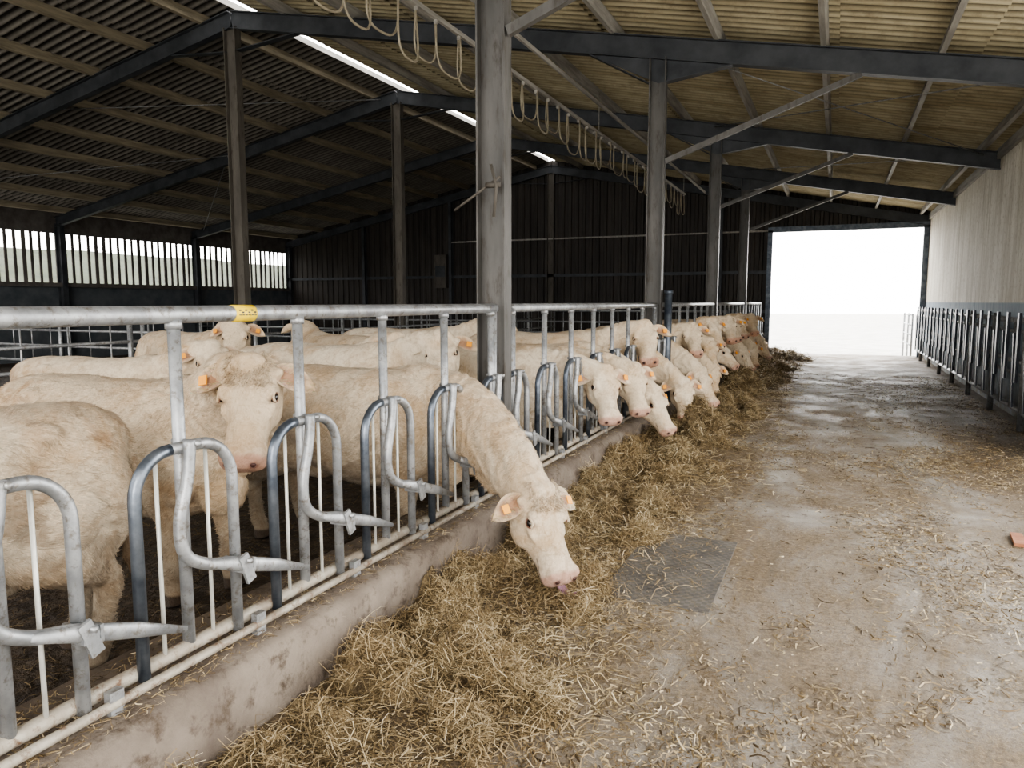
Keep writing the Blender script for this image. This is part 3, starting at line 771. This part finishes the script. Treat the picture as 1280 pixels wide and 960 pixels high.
put(cow_mesh('cow_feeding_near', (1.51, -.46, .67), -34, 60, roll=-6, voxel=.0105, tongue=True, neckw=.88, legs=(.05, -.08, .04, -.05), hair=60000), -2.90, 4.17, 0)
put(cow_mesh('cow_looking', (1.20, -.36, 1.44), -64, 62, voxel=.0105, legs=(.06, -.05, .0, .05), hair=60000), -3.74, 3.02, 2)
put(cow_mesh('cow_rump', (1.25, .2, 1.2), 10, 45, voxel=.0125, legs=(0, 0, .03, -.12), hair=70000), -3.20, 1.42, -92)
vA = cow_mesh('cow_alert', (1.12, -.16, 1.42), -48, 58, voxel=.0165)
vA2 = cow_mesh('cow_alert_turned', (1.16, -.06, 1.40), -66, 50, roll=6, voxel=.0165, neckw=.9)
vB = cow_mesh('cow_head_out', (1.24, -.10, 1.12), -52, 64, voxel=.0165, neckw=.85)
vC = cow_mesh('cow_eating_low', (1.36, -.12, .80), -28, 60, voxel=.0165, neckw=.85)
vD = cow_mesh('cow_eating_low_turned', (1.34, .05, .76), -62, 66, voxel=.0165, neckw=.85)
vE = cow_mesh('cow_head_out_straight', (1.28, 0, 1.0), -15, 50, voxel=.0165, neckw=.85)
put(vA, -5.0, 6.25, 4, .98)
put(vA2, -4.22, 5.62, -4, 1.04, .9)
put(vA, -5.9, 4.6, 14, .96)
put(vE, -6.4, 3.0, 175, .98)
put(vA, -6.3, 8.3, 160, 1.)
put(vA, -5.6, 10.6, -20, 1.)
put(vA2, -5.4, 8.9, 8, 1.06)
put(vA, -7.4, 6.9, -12, 1.05)
sy = .86
put(vB, -3.08, 6.47, 0, 1, sy); put(vB, -2.96, 7.12, 3, .97, sy); put(vC, -3.0, 7.77, 2, .98, sy); put(vA2, -3.2, 8.42, 0, 1.06, sy); put(vD, -2.95, 9.07, 0, .98, sy)
g = [10.065+.65*k for k in range(7)]
for y, v, x, s in zip(g, [vC, vA2, vD, vB, vA, vE, vA2], [-2.9, -3.0, -2.95, -3.0, -2.95, -3.0, -2.95], [1, 1, .98, 1, 1.02, .98, 1.03]): put(v, x, y, 0, s, sy)
g = [14.965+.65*k for k in range(7)]
for y, v, x, s in zip(g, [vA2, vC, vA, vD, vA2, vB, vC], [-2.95, -2.93, -2.95, -2.93, -2.9, -3, -2.9], [1, .97, 1.02, 1, 1.02, .98, 1]): put(v, x, y, 0, s, sy)

# ------------------------------------------------------------------ light
w = bpy.data.worlds.new('overcast_sky'); scene.world = w; w.use_nodes = True
nt = w.node_tree; bg = nt.nodes['Background']; bg.inputs[0].default_value = (1, .985, .96, 1)
tc = nt.nodes.new('ShaderNodeTexCoord'); sx = nt.nodes.new('ShaderNodeSeparateXYZ'); nt.links.new(tc.outputs['Generated'], sx.inputs[0])
mr = nt.nodes.new('ShaderNodeMapRange'); mr.interpolation_type = 'SMOOTHSTEP'
mr.inputs[1].default_value = .2; mr.inputs[2].default_value = 1.0; mr.inputs[3].default_value = 4.1; mr.inputs[4].default_value = 17.  # extra sky glow added toward the far door to brighten the floor there
nt.links.new(sx.outputs[1], mr.inputs[0]); nt.links.new(mr.outputs[0], bg.inputs[1])
sl = bpy.data.lights.new('sun', 'SUN'); sl.energy = 2.5; sl.angle = math.radians(26); sl.color = (1, .95, .88)
so = bpy.data.objects.new('sun', sl); COL.objects.link(so)
so.rotation_euler = (Vector((-5.0, 9, -2.9))).to_track_quat('-Z', 'Y').to_euler()
so.location = (10, -15, 12)
scene.view_settings.view_transform = 'AgX'
scene.view_settings.look = 'AgX - Medium High Contrast'
